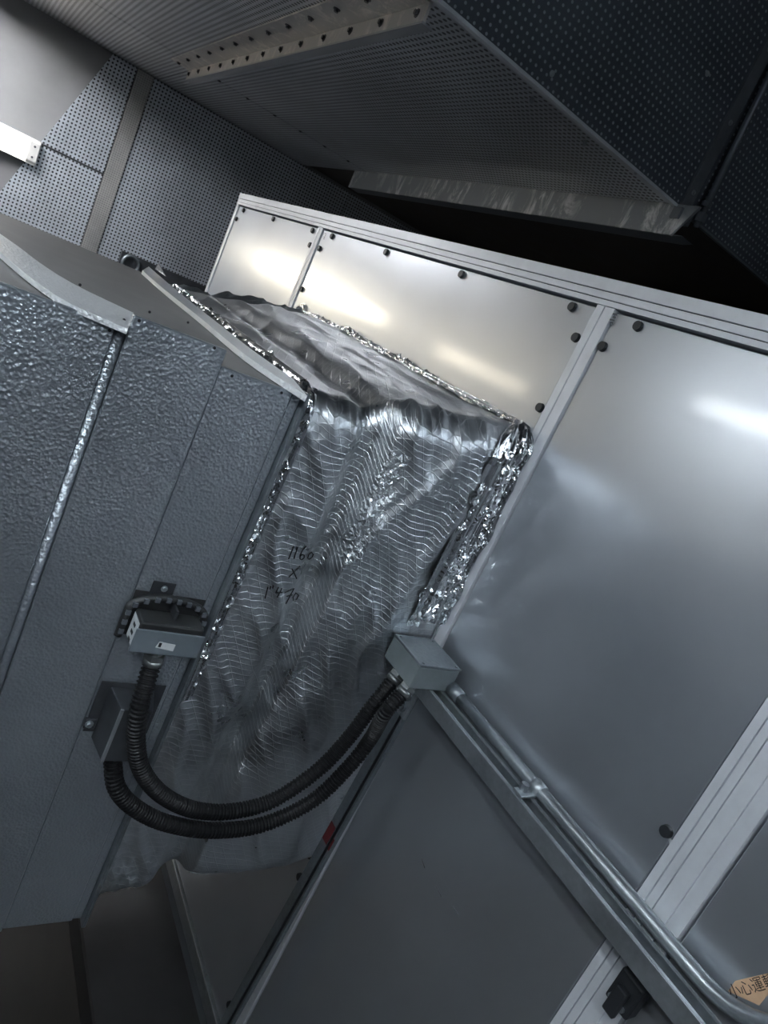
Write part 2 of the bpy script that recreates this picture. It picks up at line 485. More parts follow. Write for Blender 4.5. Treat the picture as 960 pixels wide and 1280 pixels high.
# scuffed galvanised beam under the end of the sheets
bx0 = Z(443, 213, ZS).x; bx1 = Z(880, 262, ZS).x
bt = ZS + 0.0; bb = bt - 0.105
bm_ = prism([(bx0, YB, bt), (bx1, YB, bt), (bx1 - 0.06, YB, bb), (bx0, YB, bb)], (0, 0.01, 0))
beam = obj('scuffed_beam', bm_, M_SCUFF, pl)
obj('beam_foot', prism([(bx0, YB + .0105, bb), (bx1 - 0.06, YB + .0105, bb), (bx1 - 0.02, YB + .0105, bb + .006), (bx0, YB + .0105, bb + .006)], (0, 0.07, 0)), M_STRIP, beam)
obj('beam_bracket', box((XF + 0.014, YB - 0.01, ZS - 0.05), (XF + 0.05, YB + 0.06, ZS - 0.012)), M_STRIP, beam)
# threaded rod in front of the plenum's side
r0 = X(880, 262, XF + 0.045); r1 = X(960, 98, XF + 0.045)
dr = (r1 - r0)
rod = tube([r0 - dr * 0.14, r0 + dr * ((ZC - 0.01 - r0.z) / dr.z)], 0.011, 10)
rt = thing('hanger_rod', 'thin steel hanger rod running up the dark perforated side of the plenum', 'rod', tuple(r0 - dr * 0.14))
obj('rod', rod, M_STRIP, rt, True)
obj('nut', tube([r0 - dr * 0.10, r0 - dr * 0.03], 0.021, 6), M_STRIP, rt)
obj('nut', tube([r0 + dr * 0.02, r0 + dr * 0.06], 0.019, 6), M_STRIP, rt)

# ------------------------------------------------------------------ lamps
def wall_lamp(name, label, c, length, axis, nrm, mat, group, upv=(0, 0, 1), hang=False):
    """batten lamp: housing, lit wrap-around diffuser, end caps with tube holders. axis: unit along, nrm: away from the wall"""
    ax = Vector(axis); nr = Vector(nrm); up = Vector(upv); c = Vector(c)
    t = thing(name, label, 'lamp', tuple(c), group)
    hh = 0.075
    def prof(pts, a, b):
        return prism([c + ax * a + nr * p[0] + up * p[1] for p in pts], ax * (b - a))
    L = length / 2
    if hang:
        for s in (-1, 1): obj('suspension_rod', tube([c + ax * s * L * .7, Vector((c.x, c.y, ZC)) + ax * s * L * .7], 0.005, 8), M_STRIP, t)
    obj('housing', prof([(0.002, hh), (0.075, hh), (0.075, hh - .004), (0.03, hh - .02), (0.03, -hh + .02), (0.075, -hh + .004), (0.075, -hh), (0.002, -hh)], -L, L), M_HOUSING, t)
    for zz in (0.034, -0.034):
        obj('tube_lamp', tube([c + ax * (-L + .05) + nr * 0.052 + up * zz, c + ax * (L - .05) + nr * 0.052 + up * zz], 0.013, 12), mat, t, True)
    for s in (-1, 1):
        a, b = (L - .058, L) if s > 0 else (-L, -L + .058)
        cp = obj('end_cap', bevel(prof([(0.031, hh), (0.07, hh), (0.09, hh - .02), (0.09, -hh + .02), (0.07, -hh), (0.031, -hh)], a, b), 0.004, 2), M_HOUSING, t)
        for zz in (0.032, -0.032):
            obj('screw', tube([c + ax * (a + b) / 2 + nr * 0.0885 + up * zz, c + ax * (a + b) / 2 + nr * 0.094 + up * zz], 0.007, 8), M_GROOVE, cp)
    return t
lp = X(52, 178, XW + 0.03); lq = X(43, 212, XW + 0.03)
zl = X(48, 193, XW + 0.06).z; yl = X(48, 193, XW + 0.06).y
wall_lamp('batten_lamp', 'lit warm white batten lamp on the grey plaster beside the cut perforated sheets', (XW - 0.025, yl - 0.65, zl), 1.30, (0, 1, 0), (1, 0, 0), M_LAMPW, None)
wall_lamp('batten_lamp', 'lit warm white batten lamp farther along the grey plaster wall', (XW - 0.025, yl - 2.45, zl - 0.03), 1.30, (0, 1, 0), (1, 0, 0), M_LAMPW, None)
wall_lamp('batten_lamp', 'lit cool white batten lamp high on the front wall', (-3.3, YFRONT, H + 0.56), 1.50, (1, 0, 0), (0, 1, 0), M_LAMPC, None)
wall_lamp('batten_lamp', 'added unseen cool white fill lamp high on the right wall', (XRIGHT, -1.2, 3.45), 1.50, (0, 1, 0), (-1, 0, 0), M_LAMPT, None)  # added out of view to light the plenum side and duct front
wall_lamp('batten_lamp', 'added unseen cool white fill lamp hung on rods over the aisle', (-0.75, -2.1, 3.05), 1.50, (1, 0, 0), (0, 0, -1), M_LAMPT, None, (0, 1, 0), True)  # unseen lamp, added to brighten the duct and panels
wall_lamp('batten_lamp', 'added unseen cool white fill lamp hung on rods near the right wall', (0.55, -1.5, 2.92), 1.50, (1, 0, 0), (0, 0, -1), M_LAMPR, None, (0, 1, 0), True)  # unseen fill, added to lift the foil and duct fronts
wall_lamp('batten_lamp', 'added unseen white fill lamp under the perforated plenum near the plaster wall', (-4.5, -1.35, ZS), 1.30, (1, 0, 0), (0, 0, -1), M_LAMPE, None, (0, 1, 0))  # added fill outside the view, brightens left wall and soffit

# ------------------------------------------------------------------ air handling unit
ahu = thing('air_handling_unit', 'tall silver panelled air handling unit with aluminium frame and black cap screws', 'machine', (-1.5, 0.8, 0.0))
ZT = H + 0.275; ZR = H + 0.222; ZBASE = H - 1.96
XL = -3.665
XE = 2.1
YD = 1.7
posts = [(XL, XL + 0.035), (-2.620, -2.574), (-1.112, -1.062), (-0.428, -0.346), (0.95, 1.03), (XE - 0.04, XE)]
# top rail: flange, groove, flange, groove, flange
def rail_strips(nm, x0, x1, segs, parent):
    """one mesh: a rail with sunk grooves, strips at their own z ranges"""
    bm = bmesh.new()
    for z0, z1, yy in segs: add_box(bm, (x0, yy, z0), (x1, 0.04, z1))
    return bm
hR = ZT - ZR
tr = obj('top_rail', rail_strips('top', XL, XE, [(ZR + hR * .54, ZT, -0.012), (ZR + hR * .24, ZR + hR * .50, -0.010), (ZR, ZR + hR * .20, -0.010)], ahu), M_ALU, ahu)
obj('rail_groove', box((XL + .002, -0.006, ZR + .004), (XE, 0.03, ZT - .004)), M_GROOVE, tr)
br = obj('base_rail', box((XL, -0.012, ZBASE - 0.03), (XE, 0.04, ZBASE + 0.02), 0.002), M_GALV, ahu)
for i, (a, b) in enumerate(posts):
    bm = bmesh.new(); wd = b - a
    z0, z1 = ZBASE + 0.02, ZR - 0.001
    if wd < 0.06:
        add_box(bm, (a, -0.008, z0), (a + wd * 0.40, 0.04, z1)); add_box(bm, (a + wd * .46, -0.008, z0), (b, 0.04, z1))
        add_box(bm, (a + wd * .3, -0.004, z0), (a + wd * 0.6, 0.03, z1))
    else:
        for f0, f1, yy in ((0, .18, -.008), (.21, .37, -.008), (.39, .70, -.008), (.70, .82, -.004), (.82, 1.0, -.010)):
            add_box(bm, (a + wd * f0, yy, z0), (a + wd * f1 - .0005, 0.04, z1))
        add_box(bm, (a + .002, -0.002, z0), (b - .002, 0.03, z1))
    obj('frame_post', bm, M_ALU, ahu)
kb = None
def knob(p, parent):
    global kb, kp
    if kb is None:
        bm = bmesh.new()
        bmesh.ops.create_cone(bm, cap_ends=True, segments=16, radius1=0.0105, radius2=0.0095, depth=0.008)
        for v in bm.verts: v.co = Vector((v.co.x, -v.co.z - 0.004, v.co.y)) + Vector(p)
        bmesh.ops.recalc_face_normals(bm, faces=bm.faces)
        kb = obj('cap_screw', bm, M_KNOB, parent); kp = Vector(p)
    else:
        copy_part(kb, Vector(p) - kp, parent)
gp = 0.004
panels = []
for i in range(len(posts) - 1):
    x0, x1 = posts[i][1] + gp, posts[i + 1][0] - gp
    bm = box((x0, -0.003, ZBASE + 0.024), (x1, 0.035, ZR - 0.006), 0.002)
    p = obj('panel', bm, M_PANEL, ahu); panels.append((x0, x1, p))
for (u, v) in [(306, 261), (296, 274), (344, 270), (393, 285), (392, 308), (400, 311), (418, 291), (378, 362), (486, 310), (580, 339), (719, 379), (725, 424),
               (752, 433), (801, 404), (678, 511), (837, 1042), (378, 1101), (288, 1256)]:
    q = Y(u, v, -0.003)
    par = None
    for x0, x1, p in panels:
        if x0 - 0.02 < q.x < x1 + 0.02: par = p; q.x = min(max(q.x, x0 + 0.011), x1 - 0.011)
    if par is None: par = panels[0][2]
    q.z = min(q.z, ZR - 0.02)
    knob(q, par)
# maker's stamp marks on the posts, a mark beneath the lower cap screw
for u, v in ((407, 293), (769, 394)):
    q = Y(u, v, -0.0085)
    bm = bmesh.new()
    for k in range(4): add_box(bm, (q.x - .008 + .004 * (k % 2), q.y, q.z - .006 * k), (q.x + .004, q.y + .0006, q.z - .006 * k + .003))
    obj('stamped_mark', bm, M_GROOVE, ahu)
q = Y(837, 1053, -0.0035)
obj('white_corner_mark', prism([(q.x - .006, q.y, q.z + .006), (q.x + .012, q.y, q.z + .006), (q.x + .008, q.y, q.z - .012)], (0, .0005, 0)), M_LABEL, ahu)
for (u0, v0, u1, v1) in ((545, 1108, 552, 1121), (566, 1133, 573, 1144), (527, 1073, 531, 1085)):
    obj('scratch', tube([Y(u0, v0, -0.0034), Y(u1, v1, -0.0034)], [0.0005, 0.0012], 5), M_GROOVE, panels[2][2])
# unit body behind the panels
obj('unit_roof', box((XL, 0.041, ZT - 0.03), (XE, YD, ZT - 0.002)), M_ALU, ahu)
obj('end_panel', box((XL, 0.041, ZBASE), (XL + 0.03, YD, ZT - 0.031)), M_PANEL, ahu)
obj('end_panel', box((XE - 0.03, 0.041, ZBASE), (XE, YD, ZT - 0.031)), M_PANEL, ahu)
obj('rear_panel', box((XL + .031, YD - 0.03, ZBASE), (XE - .031, YD, ZT - 0.031)), M_PANEL, ahu)
obj('base_frame', box((XL, 0.0, 0.1), (XE, YD, ZBASE - 0.031)), M_STRIP, ahu)
# black latch on the wide post
q = Y(793, 1238, -0.012)
la = obj('latch', bevel(box((q.x - 0.022, -0.04, q.z - 0.030), (q.x + 0.022, -0.0105, q.z + 0.030)), 0.004, 2), M_KNOB, ahu)
obj('latch_lever', bevel(box((q.x - 0.012, -0.052, q.z - 0.040), (q.x + 0.010, -0.0405, q.z + 0.01)), 0.003, 2), M_KNOB, la)
for dx in (-.012, .010):
    obj('latch_screw', tube([(q.x + dx, -0.044, q.z - 0.020), (q.x + dx, -0.0405, q.z - 0.020)], 0.005, 8), M_GALV, la)
# concrete plinth under the unit
struct('trim_1', box((XL - 0.3, -0.30, 0), (XRIGHT - .02, YBACK - .02, 0.098), 0.006), M_PLINTH)

# sticker with hand-painted caution text
def sticker():
    ys = -0.0036
    P = [Y(u, v, ys) for u, v in ((919, 1226), (910, 1239), (949, 1257), (1010, 1177), (1004, 1205))]
    a, b, c = P[0], P[1], P[2]
    top = [Y(919, 1226, ys), Y(910, 1239, ys), Y(949, 1257, ys), Y(990, 1205, ys), Y(975, 1213, ys)]
    st = thing('caution_sticker', 'tan caution sticker with black handwritten characters on the panel behind the conduit', 'sticker', tuple(b))
    obj('backing', prism(top, (0, 0.0005, 0)), M_STICKER, st)
    # text baseline
    o = Y(914, 1248, ys - .0004); e = Y(958, 1236, ys - .0004); upv = Y(922, 1226, ys - .0004)
    ex = (e - o).normalized()
    ez = Vector((-ex.z, 0, ex.x)); 
    if ez.dot(upv - o) < 0: ez = -ez
    h = 0.0125
    cu = bpy.data.curves.new('caution_text', 'FONT'); cu.body = '小心運轉'; cu.size = h * 1.5; cu.extrude = 0.0
    to = bpy.data.objects.new('caution_text', cu); COL.objects.link(to)
    dg = bpy.context.evaluated_depsgraph_get()
    me = bpy.data.meshes.new_from_object(to.evaluated_get(dg))
    bpy.data.objects.remove(to)
    bm = bmesh.new(); bm.from_mesh(me)
    for v in bm.verts: v.co = o + ex * v.co.x + ez * v.co.y
    obj('lettering', bm, M_INK, st)
sticker()

# ------------------------------------------------------------------ insulated foil duct
Y0, Y1 = -0.565, -0.012
def sst(a, b, x):
    t = max(0.0, min(1.0, (x - a) / (b - a))); return t * t * (3 - 2 * t)
def zt_(y): t = (y - Y0) / (Y1 - Y0); return H - 0.166 + 0.076 * t ** 1.3
def zb_(y): t = (y - Y0) / (Y1 - Y0); return H - 1.35 + 0.048 * sst(0.20, 0.33, t) + 0.016 * t
def xb_(y): t = (y - Y0) / (Y1 - Y0); return -2.27 - 0.25 * t
XFO = -1.100
YG = -0.352
def fold(y, z, s):
    """outward displacement of the front face"""
    P = Vector((0, y * 9, z * 2.6 + y * 2))
    d = 0.005 * noise.noise(P) + 0.002 * noise.noise(P * 2.7 + Vector((3, 1, 2)))
    rid = 1 - abs(noise.noise(Vector((5, y * 14 + z * 5, z * 4.5))))
    d += 0.006 * max(0, rid - 0.72) / 0.28
    # band of the hidden duct joint
    yg = YG + 0.01 * math.sin(z * 5)
    d += 0.013 * sst(yg - 0.008, yg + 0.012, y) - 0.030 * (sst(yg - 0.075, yg - 0.03, y) - sst(yg - 0.012, yg + 0.01, y))
    d += 0.014 * math.sin(math.pi * max(0, min(1, (y - YG) / (Y1 - YG)))) * sst(YG, YG + .02, y)
    d -= 0.012 * sst(-0.14, -0.03, y)
    zz_ = z - H
    for (ya, za, yb, zb, wd, am) in ((-0.20, -0.17, -0.36, -0.50, 0.016, 0.007), (-0.12, -0.20, -0.19, -0.62, 0.02, 0.009), (-0.28, -0.25, -0.37, -0.42, 0.012, 0.005), (-0.30, -0.60, -0.36, -1.0, 0.03, -0.008)):
        tt = (zz_ - za) / (zb - za)
        if -0.1 < tt < 1.1:
            yy = ya + (yb - ya) * tt + 0.006 * math.sin(tt * 9)
            d += am * math.exp(-((y - yy) / wd) ** 2) * sst(-0.1, 0.1, tt) * (1 - sst(0.85, 1.1, tt))
    # crumples at the upper left and lower left
    a = sst(-0.46, -0.53, y) * (0.4 + 0.6 * sst(H - 0.8, H - 0.3, z)) + sst(H - 1.15, H - 1.28, z) * sst(-0.35, -0.45, y)
    if a > 0:
        q = Vector((1, y * 30, z * 22))
        d += a * 0.008 * (abs(noise.noise(q)) + 0.6 * abs(noise.noise(q * 2.1)) - 0.4)
    return d * sst(Y0 - .01, Y0 + .02, y)
def fold_top(y, x):
    P = Vector((x * 3 + y * 1.5, y * 8, 7))
    d = 0.008 * noise.noise(P) + 0.002 * noise.noise(P * 2.3)
    rid = 1 - abs(noise.noise(Vector((x * 3.5 + y * 7, y * 7 - x * 2, 2))))
    d += 0.007 * max(0, rid - 0.75) / 0.25
    d += 0.012 * sst(YG - 0.05, YG + 0.03, y) - 0.014 * (sst(YG - 0.10, YG - 0.05, y) - sst(YG - 0.04, YG, y))
    d += 0.012 * math.sin(math.pi * (y - Y0) / (Y1 - Y0))
    return d * sst(Y0 - .005, Y0 + .04, y)
RC = 0.055
def wrap_path(y, nt=150, na=9, nf=190, nb=24, r=0.055):
    """(point, normal, kind) along the wrap: back of top -> front -> bottom"""
    zt, zb, xb = zt_(y), zb_(y), xb_(y)
    out = []
    for k in range(6):
        out.append((Vector((xb, y, zt - r - 0.25 * (1 - k / 6))), Vector((-1, 0, 0)), 3, 0))
    for k in range(na):
        a = math.pi - math.pi / 2 * k / (na - 1)
        n = Vector((math.cos(a), 0, math.sin(a)))
        out.append((Vector((xb + r, y, zt - r)) + n * r, n, 2, 1))
    for k in range(1, nt):
        f = k / nt
        out.append((Vector((xb + r + (XFO - r - xb - r) * f, y, zt)), Vector((0, 0, 1)), 0, f))
    for k in range(na):
        a = math.pi / 2 - math.pi / 2 * k / (na - 1)
        n = Vector((math.cos(a), 0, math.sin(a)))
        out.append((Vector((XFO - r, y, zt - r)) + n * r, n, 2, 0))
    for k in range(1, nf):
        f = k / nf
        out.append((Vector((XFO, y, zt - r - (zt - r - zb - r) * f)), Vector((1, 0, 0)), 1, f))
    for k in range(na):
        a = -math.pi / 2 * k / (na - 1)
        n = Vector((math.cos(a), 0, math.sin(a)))
        out.append((Vector((XFO - r, y, zb + r)) + n * r, n, 2, 0))
    for k in range(1, nb + 1):
        f = k / nb
        out.append((Vector((XFO - r + (xb - XFO + r) * f, y, zb)), Vector((0, 0, -1)), 4, f))
    return out
def wrap_point(e, y):
    p, n, kind, f = e
    if kind == 1: d = fold(y, p.z, f)
    elif kind == 0: d = fold_top(y, p.x) * min(1, f * 8, ) if f < 0.97 else fold_top(y, p.x)
    elif kind == 2:
        w = max(0, n.x) if n.x > 0 else 0
        d = fold(y, p.z, 0) * w + (fold_top(y, p.x) * max(0, n.z))
    else: d = 0.003 * noise.noise(p * 9)
    return p + n * d
NY = 120
ins = thing('insulated_duct', 'duct wrapped in crinkled silver foil insulation with handwritten size, joined to the panelled unit', 'duct', (-1.7, -0.29, H - 1.3))
bm = bmesh.new(); rows = []
for j in range(NY + 1):
    y = Y0 + (Y1 - Y0) * j / NY
    rows.append([bm.verts.new(wrap_point(e, y)) for e in wrap_path(y)])
for j in range(NY):
    a, b = rows[j], rows[j + 1]
    for k in range(len(a) - 1):
        bm.faces.new((a[k], a[k + 1], b[k + 1], b[k]))
bmesh.ops.recalc_face_normals(bm, faces=bm.faces)
wrap = obj('foil_wrap', bm, M_FOIL, ins, True)
# crumpled tape where the duct meets the unit and where it meets the clad duct
def rnd(s): return (random.random() - 0.5) * 2 * s
def crush(p, k=1.0):
    a = abs(noise.noise(p * 32 * k)); b = abs(noise.noise(p * 71 * k + Vector((3, 5, 1)))); c = abs(noise.noise(p * 150 * k + Vector((9, 2, 4))))
    return a + 0.55 * b + 0.3 * c
def crumple(nm, ya, yb, ny, amp, sel, width=None, step=1):
    """strip of crushed foil lying on the wrap between ya and yb; sel picks the stretch of the wrap path"""
    bm = bmesh.new(); rows = []
    for j in range(ny + 1):
        t = j / ny
        row = []
        base = [e for e in wrap_path(ya) if sel(e)][::step]
        for i, e0 in enumerate(base):
            wf = width(e0) * (1 + 0.35 * noise.noise(Vector((i * 0.11, 2, 8)))) if width else 1.0
            y = yb + (ya - yb) * (1 - t) * wf
            y = min(max(y, Y0), Y1)
            e = wrap_path_at(y, e0)
            pt = wrap_point(e, y)
            edge = min(1, min(t, 1 - t) * 6)
            d = 0.0015 + amp * (0.2 + 0.8 * edge) * crush(pt + Vector((0, y * 0.4, 0)))
            pt = pt + e[1] * d + Vector((rnd(.0010), rnd(.0016), rnd(.0016)))
            row.append(bm.verts.new(pt))
        rows.append(row)
    for j in range(ny):
        a, b = rows[j], rows[j + 1]
        for k in range(len(a) - 1):
            if random.random() < 0.5:
                bm.faces.new((a[k], a[k + 1], b[k + 1])); bm.faces.new((a[k], b[k + 1], b[k]))
            else:
                bm.faces.new((a[k], a[k + 1], b[k])); bm.faces.new((a[k + 1], b[k + 1], b[k]))
    bmesh.ops.recalc_face_normals(bm, faces=bm.faces)
    return obj(nm, bm, M_TAPE, ins)
def wrap_path_at(y, e0):
    """the wrap-path entry that matches e0 at another y"""
    p, n, kind, f = e0
    zt, zb, xb = zt_(y), zb_(y), xb_(y); r = RC
    if kind == 0: return (Vector((xb + r + (XFO - r - xb - r) * f, y, zt)), n, kind, f)
    if kind == 1: return (Vector((XFO, y, zt - r - (zt - r - zb - r) * f)), n, kind, f)
    if n.z >= 0: return (Vector((XFO - r, y, zt - r)) + n * r, n, kind, f)
    return (Vector((XFO - r, y, zb + r)) + n * r, n, kind, f)
def tape_w(e):
    if e[2] == 1: return 1.0 - 0.45 * sst(0.35, 0.6, e[3])
    if e[2] == 0: return 0.16
    return 0.16 + 0.84 * max(0, e[1].x)
front_up = lambda e: (e[2] == 0 and e[3] > 0.02) or (e[2] == 2 and e[1].x >= 0 and e[1].z >= 0) or (e[2] == 1 and e[3] < 0.37)
crumple('crumpled_tape', Y1 - 0.105, Y1, 20, 0.020, front_up, tape_w)
crumple('crumpled_tape', Y0, Y0 + 0.045, 9, 0.014, lambda e: (e[2] == 0 and e[3] > 0.02) or (e[2] == 2 and e[1].x >= 0 and e[1].z >= 0) or (e[2] == 1 and e[3] < 0.55))
sc_ = crumple('seam_crumple', YG + 0.006, YG + 0.05, 14, 0.0035, lambda e: (e[2] == 1 and 0.01 < e[3] < 0.24))
sc_.data.materials[0] = M_FOIL
# skirt of tape pressed onto the unit's panel
bm = bmesh.new(); rows = []
path = [e for e in wrap_path(Y1) if e[2] in (0, 1, 2)][::2]
for j in range(5):
    row = []
    for i, e in enumerate(path):
        pt = wrap_point(e, Y1)
        wv = 0.5 + 0.5 * noise.noise(Vector((i * 0.21, 3, 1)))
        out = (0.002 + (0.008 + 0.016 * wv) * (1 if (e[2] != 1 or e[3] < .37) else .25) * j / 4) * (1.0 if e[2] != 0 else 0.75)
        yy = Y1 + 0.001 if j == 0 else -0.0105 - 0.003 * (j < 3) + rnd(0.0012)
        pt = pt + e[1] * out + Vector((0, 0, rnd(.002)))
        pt.y = yy
        row.append(bm.verts.new(pt))
    rows.append(row)
for j in range(4):
    for k in range(len(path) - 1):
        bm.faces.new((rows[j][k], rows[j][k + 1], rows[j + 1][k + 1], rows[j + 1][k]))
bmesh.ops.recalc_face_normals(bm, faces=bm.faces)
obj('tape_skirt', bm, M_TAPE, ins)
hem = []
for k in range(40):
    y = -0.345 + 0.30 * k / 39
    e = [q for q in wrap_path(y) if q[2] == 2 and q[1].z < -0.6][0]
    hem.append(wrap_point(e, y) + Vector((0.002 + 0.001 * noise.noise(Vector((y * 60, 1, 1))), 0, -0.001)))
obj('foil_hem', tube(hem, [0.0018 + 0.0012 * random.random() for _ in hem], 6), M_TAPE, ins)
# torn flap of foil standing up at the far end of the joint
f0, f1, f2 = Z(170, 326, H - 0.145), Z(190, 338, H - 0.145), Z(170, 326, H - 0.145)
f0.y = max(f0.y, Y0 + .003); f1.y = max(f1.y, Y0 + .01)
f2 = f0 + Vector((0.02, 0.0, 0.022))
obj('torn_foil_flap', prism([f0, f1, f2], (0.002, 0.002, 0.0)), M_TAPE, ins)
# handwriting: 1160 x 1470
strokes = [[(405, 255), (365, 352)], [(432, 265), (405, 350)],
           [(497, 255), (470, 285), (452, 320), (450, 350), (462, 358), (480, 345), (482, 325), (465, 318), (450, 335)],
           [(535, 300), (515, 320), (508, 345), (520, 355), (540, 340), (550, 318), (535, 300)],
           [(390, 425), (410, 465), (425, 500)], [(450, 405), (405, 450), (365, 490)],
           [(210, 560), (188, 648)], [(232, 556), (226, 578)], [(250, 548), (246, 572)],
           [(290, 562), (268, 606), (318, 604)], [(314, 572), (280, 640)],
           [(335, 606), (405, 574), (345, 688)], [(352, 632), (392, 622)],
           [(418, 606), (398, 640), (402, 665), (425, 655), (440, 625), (418, 606)]]
bm = bmesh.new()
for s in strokes:
    pts = []
    dense = []
    for a, b in zip(s[:-1], s[1:]):
        n = max(2, int(math.hypot(a[0] - b[0], a[1] - b[1]) / 8))
        dense += [(a[0] + (b[0] - a[0]) * k / n, a[1] + (b[1] - a[1]) * k / n) for k in range(n)]
    dense.append(s[-1])
    for u, v in dense:
        uu, vv = 300 + u / 6, 640 + v / 6
        p = X(uu, vv, XFO)
        for _ in range(3): p = X(uu, vv, XFO + fold(p.y, p.z, 0) + 0.0012)
        pts.append(p)
    add_tube(bm, pts, 0.0012, 5)
obj('handwritten_size', bm, M_INK, ins)

# ------------------------------------------------------------------ clad textured duct
XD = -1.05; ZDT = H - 0.158; ZDB = H - 1.335; XDB = -2.25; YD0 = -2.6; YD1 = -0.575
cl = thing('clad_duct', 'big duct clad in grey stucco embossed metal sheets, carrying the actuator', 'duct', (-1.65, -1.5, ZDB))
y_s1 = X(146, 406, XD).y; y_s2a = X(167, 393, XD).y; y_s2b = X(284, 436, XD).y
obj('top_sheet', box((XDB, YD0, ZDT - 0.03), (XD - 0.012, YD1 - 0.002, ZDT - 0.004)), M_TOPSHEET, cl)
obj('back_sheet', box((XDB - 0.01, YD0, ZDB), (XDB, YD1 - .002, ZDT - 0.005)), M_STUCCO, cl)
obj('bottom_sheet', box((XDB, YD0, ZDB), (XD - 0.012, YD1 - .002, ZDB + 0.02)), M_STUCCO, cl)
obj('inner_face', box((XD - 0.03, YD0, ZDB + 0.001), (XD - 0.010, YD1 - 0.001, ZDT - 0.006)), M_STUCCO, cl)
def sheet(y0, y1, x, zt, zb, nm='cladding_sheet', bev=0.002):
    return obj(nm, box((XD - 0.0095, y0, zb), (x, y1, zt), bev), M_STUCCO, cl)
sheet(YD0, y_s1, XD, ZDT + 0.002, ZDB - 0.003)
sheet(y_s2a, y_s2b, XD + 0.004, ZDT + 0.024, ZDB - 0.002)
sheet(y_s2b + 0.001, YD1 - 0.020, XD - 0.001, ZDT - 0.002, ZDB)
sheet(YD1 - 0.0195, YD1 - 0.001, XD - 0.005, ZDT - 0.004, ZDB, 'edge_return')
# rounded joint bead between the first two sheets
jb = obj('joint_bead', tube([(XD - 0.006, (y_s1 + y_s2a) / 2, ZDT - .004), (XD - 0.006, (y_s1 + y_s2a) / 2, ZDB + .004)], 0.008, 10), M_STUCCO, cl, True)
# flange at the right end (dark edge)
obj('end_flange', box((XD - 0.02, YD1 - 0.0005, ZDB - 0.01), (XD + 0.010, YD1 + 0.008, ZDT + 0.004), 0.0015), M_GALV_D, cl)
def top_strip(nm, A, B, z, th, mat, parent):
    """strip lying on the duct's top between two edge polylines"""
    bm = bmesh.new(); n = 24
    a, _ = spline(A, n); b, _ = spline(B, n)
    top = []; bot = []
    for p, q in zip(a, b):
        top.append((bm.verts.new(p), bm.verts.new(q)))
        bot.append((bm.verts.new(p - Vector((0, 0, th))), bm.verts.new(q - Vector((0, 0, th)))))
    for i in range(n - 1):
        bm.faces.new((top[i][0], top[i][1], top[i + 1][1], top[i + 1][0]))
        bm.faces.new((bot[i][0], bot[i + 1][0], bot[i + 1][1], bot[i][1]))
        for s in (0, 1): bm.faces.new((top[i][s], top[i + 1][s], bot[i + 1][s], bot[i][s]))
    for e in (0, n - 1): bm.faces.new((top[e][0], top[e][1], bot[e][1], bot[e][0]))
    bmesh.ops.recalc_face_normals(bm, faces=bm.faces)
    return obj(nm, bm, mat, parent)
zz = ZDT + 0.006
up_ = [Z(u, v, zz) for u, v in ((-12, 284), (0, 292), (27, 311), (52, 330), (94, 356), (167, 391))]
lo_ = [Z(u, v, zz) for u, v in ((-12, 305), (0, 315), (37, 346), (79, 375), (120, 394), (160, 411))]
ex_u = [up_[0] + (up_[0] - up_[1]) * 8, up_[0] + (up_[0] - up_[1]) * 3] + up_
ex_l = [lo_[0] + (lo_[0] - lo_[1]) * 8, lo_[0] + (lo_[0] - lo_[1]) * 3] + lo_
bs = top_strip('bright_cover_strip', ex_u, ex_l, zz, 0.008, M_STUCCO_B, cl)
zf = ZDT + 0.008
fu = [Z(u, v, zf) for u, v in ((188, 334), (222, 364), (270, 402), (315, 437), (388, 482))]
for p in fu: p.y = min(p.y, -0.5665)
fw = [Z(u, v, zf) for u, v in ((178, 338), (207, 363), (250, 397), (310, 446), (384, 495))]
for p in fw: p.y = min(p.y, -0.585)
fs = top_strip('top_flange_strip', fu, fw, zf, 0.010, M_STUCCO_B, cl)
rv = None
for u, v, x in ((137, 413, XD), (174, 401, XD + .004), (268, 435, XD + .004), (150, 420, XD), (290, 470, XD), (352, 491, XD)):
    p = X(u, v, x)
    if rv is None: rv = obj('rivet', moved(bolt_bm(0.0016, 0.0015, 0, 1, 8), p), M_BOLT, cl); pr_ = p
    else: copy_part(rv, p - pr_, cl)
for u, v in ((376, 476), (155, 400), (187, 390), (235, 403), (100, 356)):
    p = Z(u, v, ZDT + .006); p.y = min(p.y, -0.578)
    copy_part(rv, p - pr_, cl)

# dark louvre box with a round sleeve on the far wall, just showing above the duct
wbx = thing('wall_sleeve', 'dark recessed box with a round sleeve low on the perforated wall behind the duct', 'vent', (XW + .0125, 0.2, H - 0.5))
a = X(154, 312, XW + 0.05); b = X(262, 352, XW + 0.05)
obj('box', box((XW + 0.001, a.y, a.z - 0.33), (XW + 0.05, b.y, a.z - 0.01)), M_DARKBOX, wbx)
c = X(163, 330, XW + 0.05)
ring = bmesh.new()
pts = [Vector((XW + 0.065, c.y + 0.055 * math.cos(k / 20 * 2 * math.pi), c.z + 0.055 * math.sin(k / 20 * 2 * math.pi))) for k in range(21)]
add_tube(ring, pts, 0.014, 8, False)
obj('round_sleeve', ring, M_GALV_D, wbx, True)

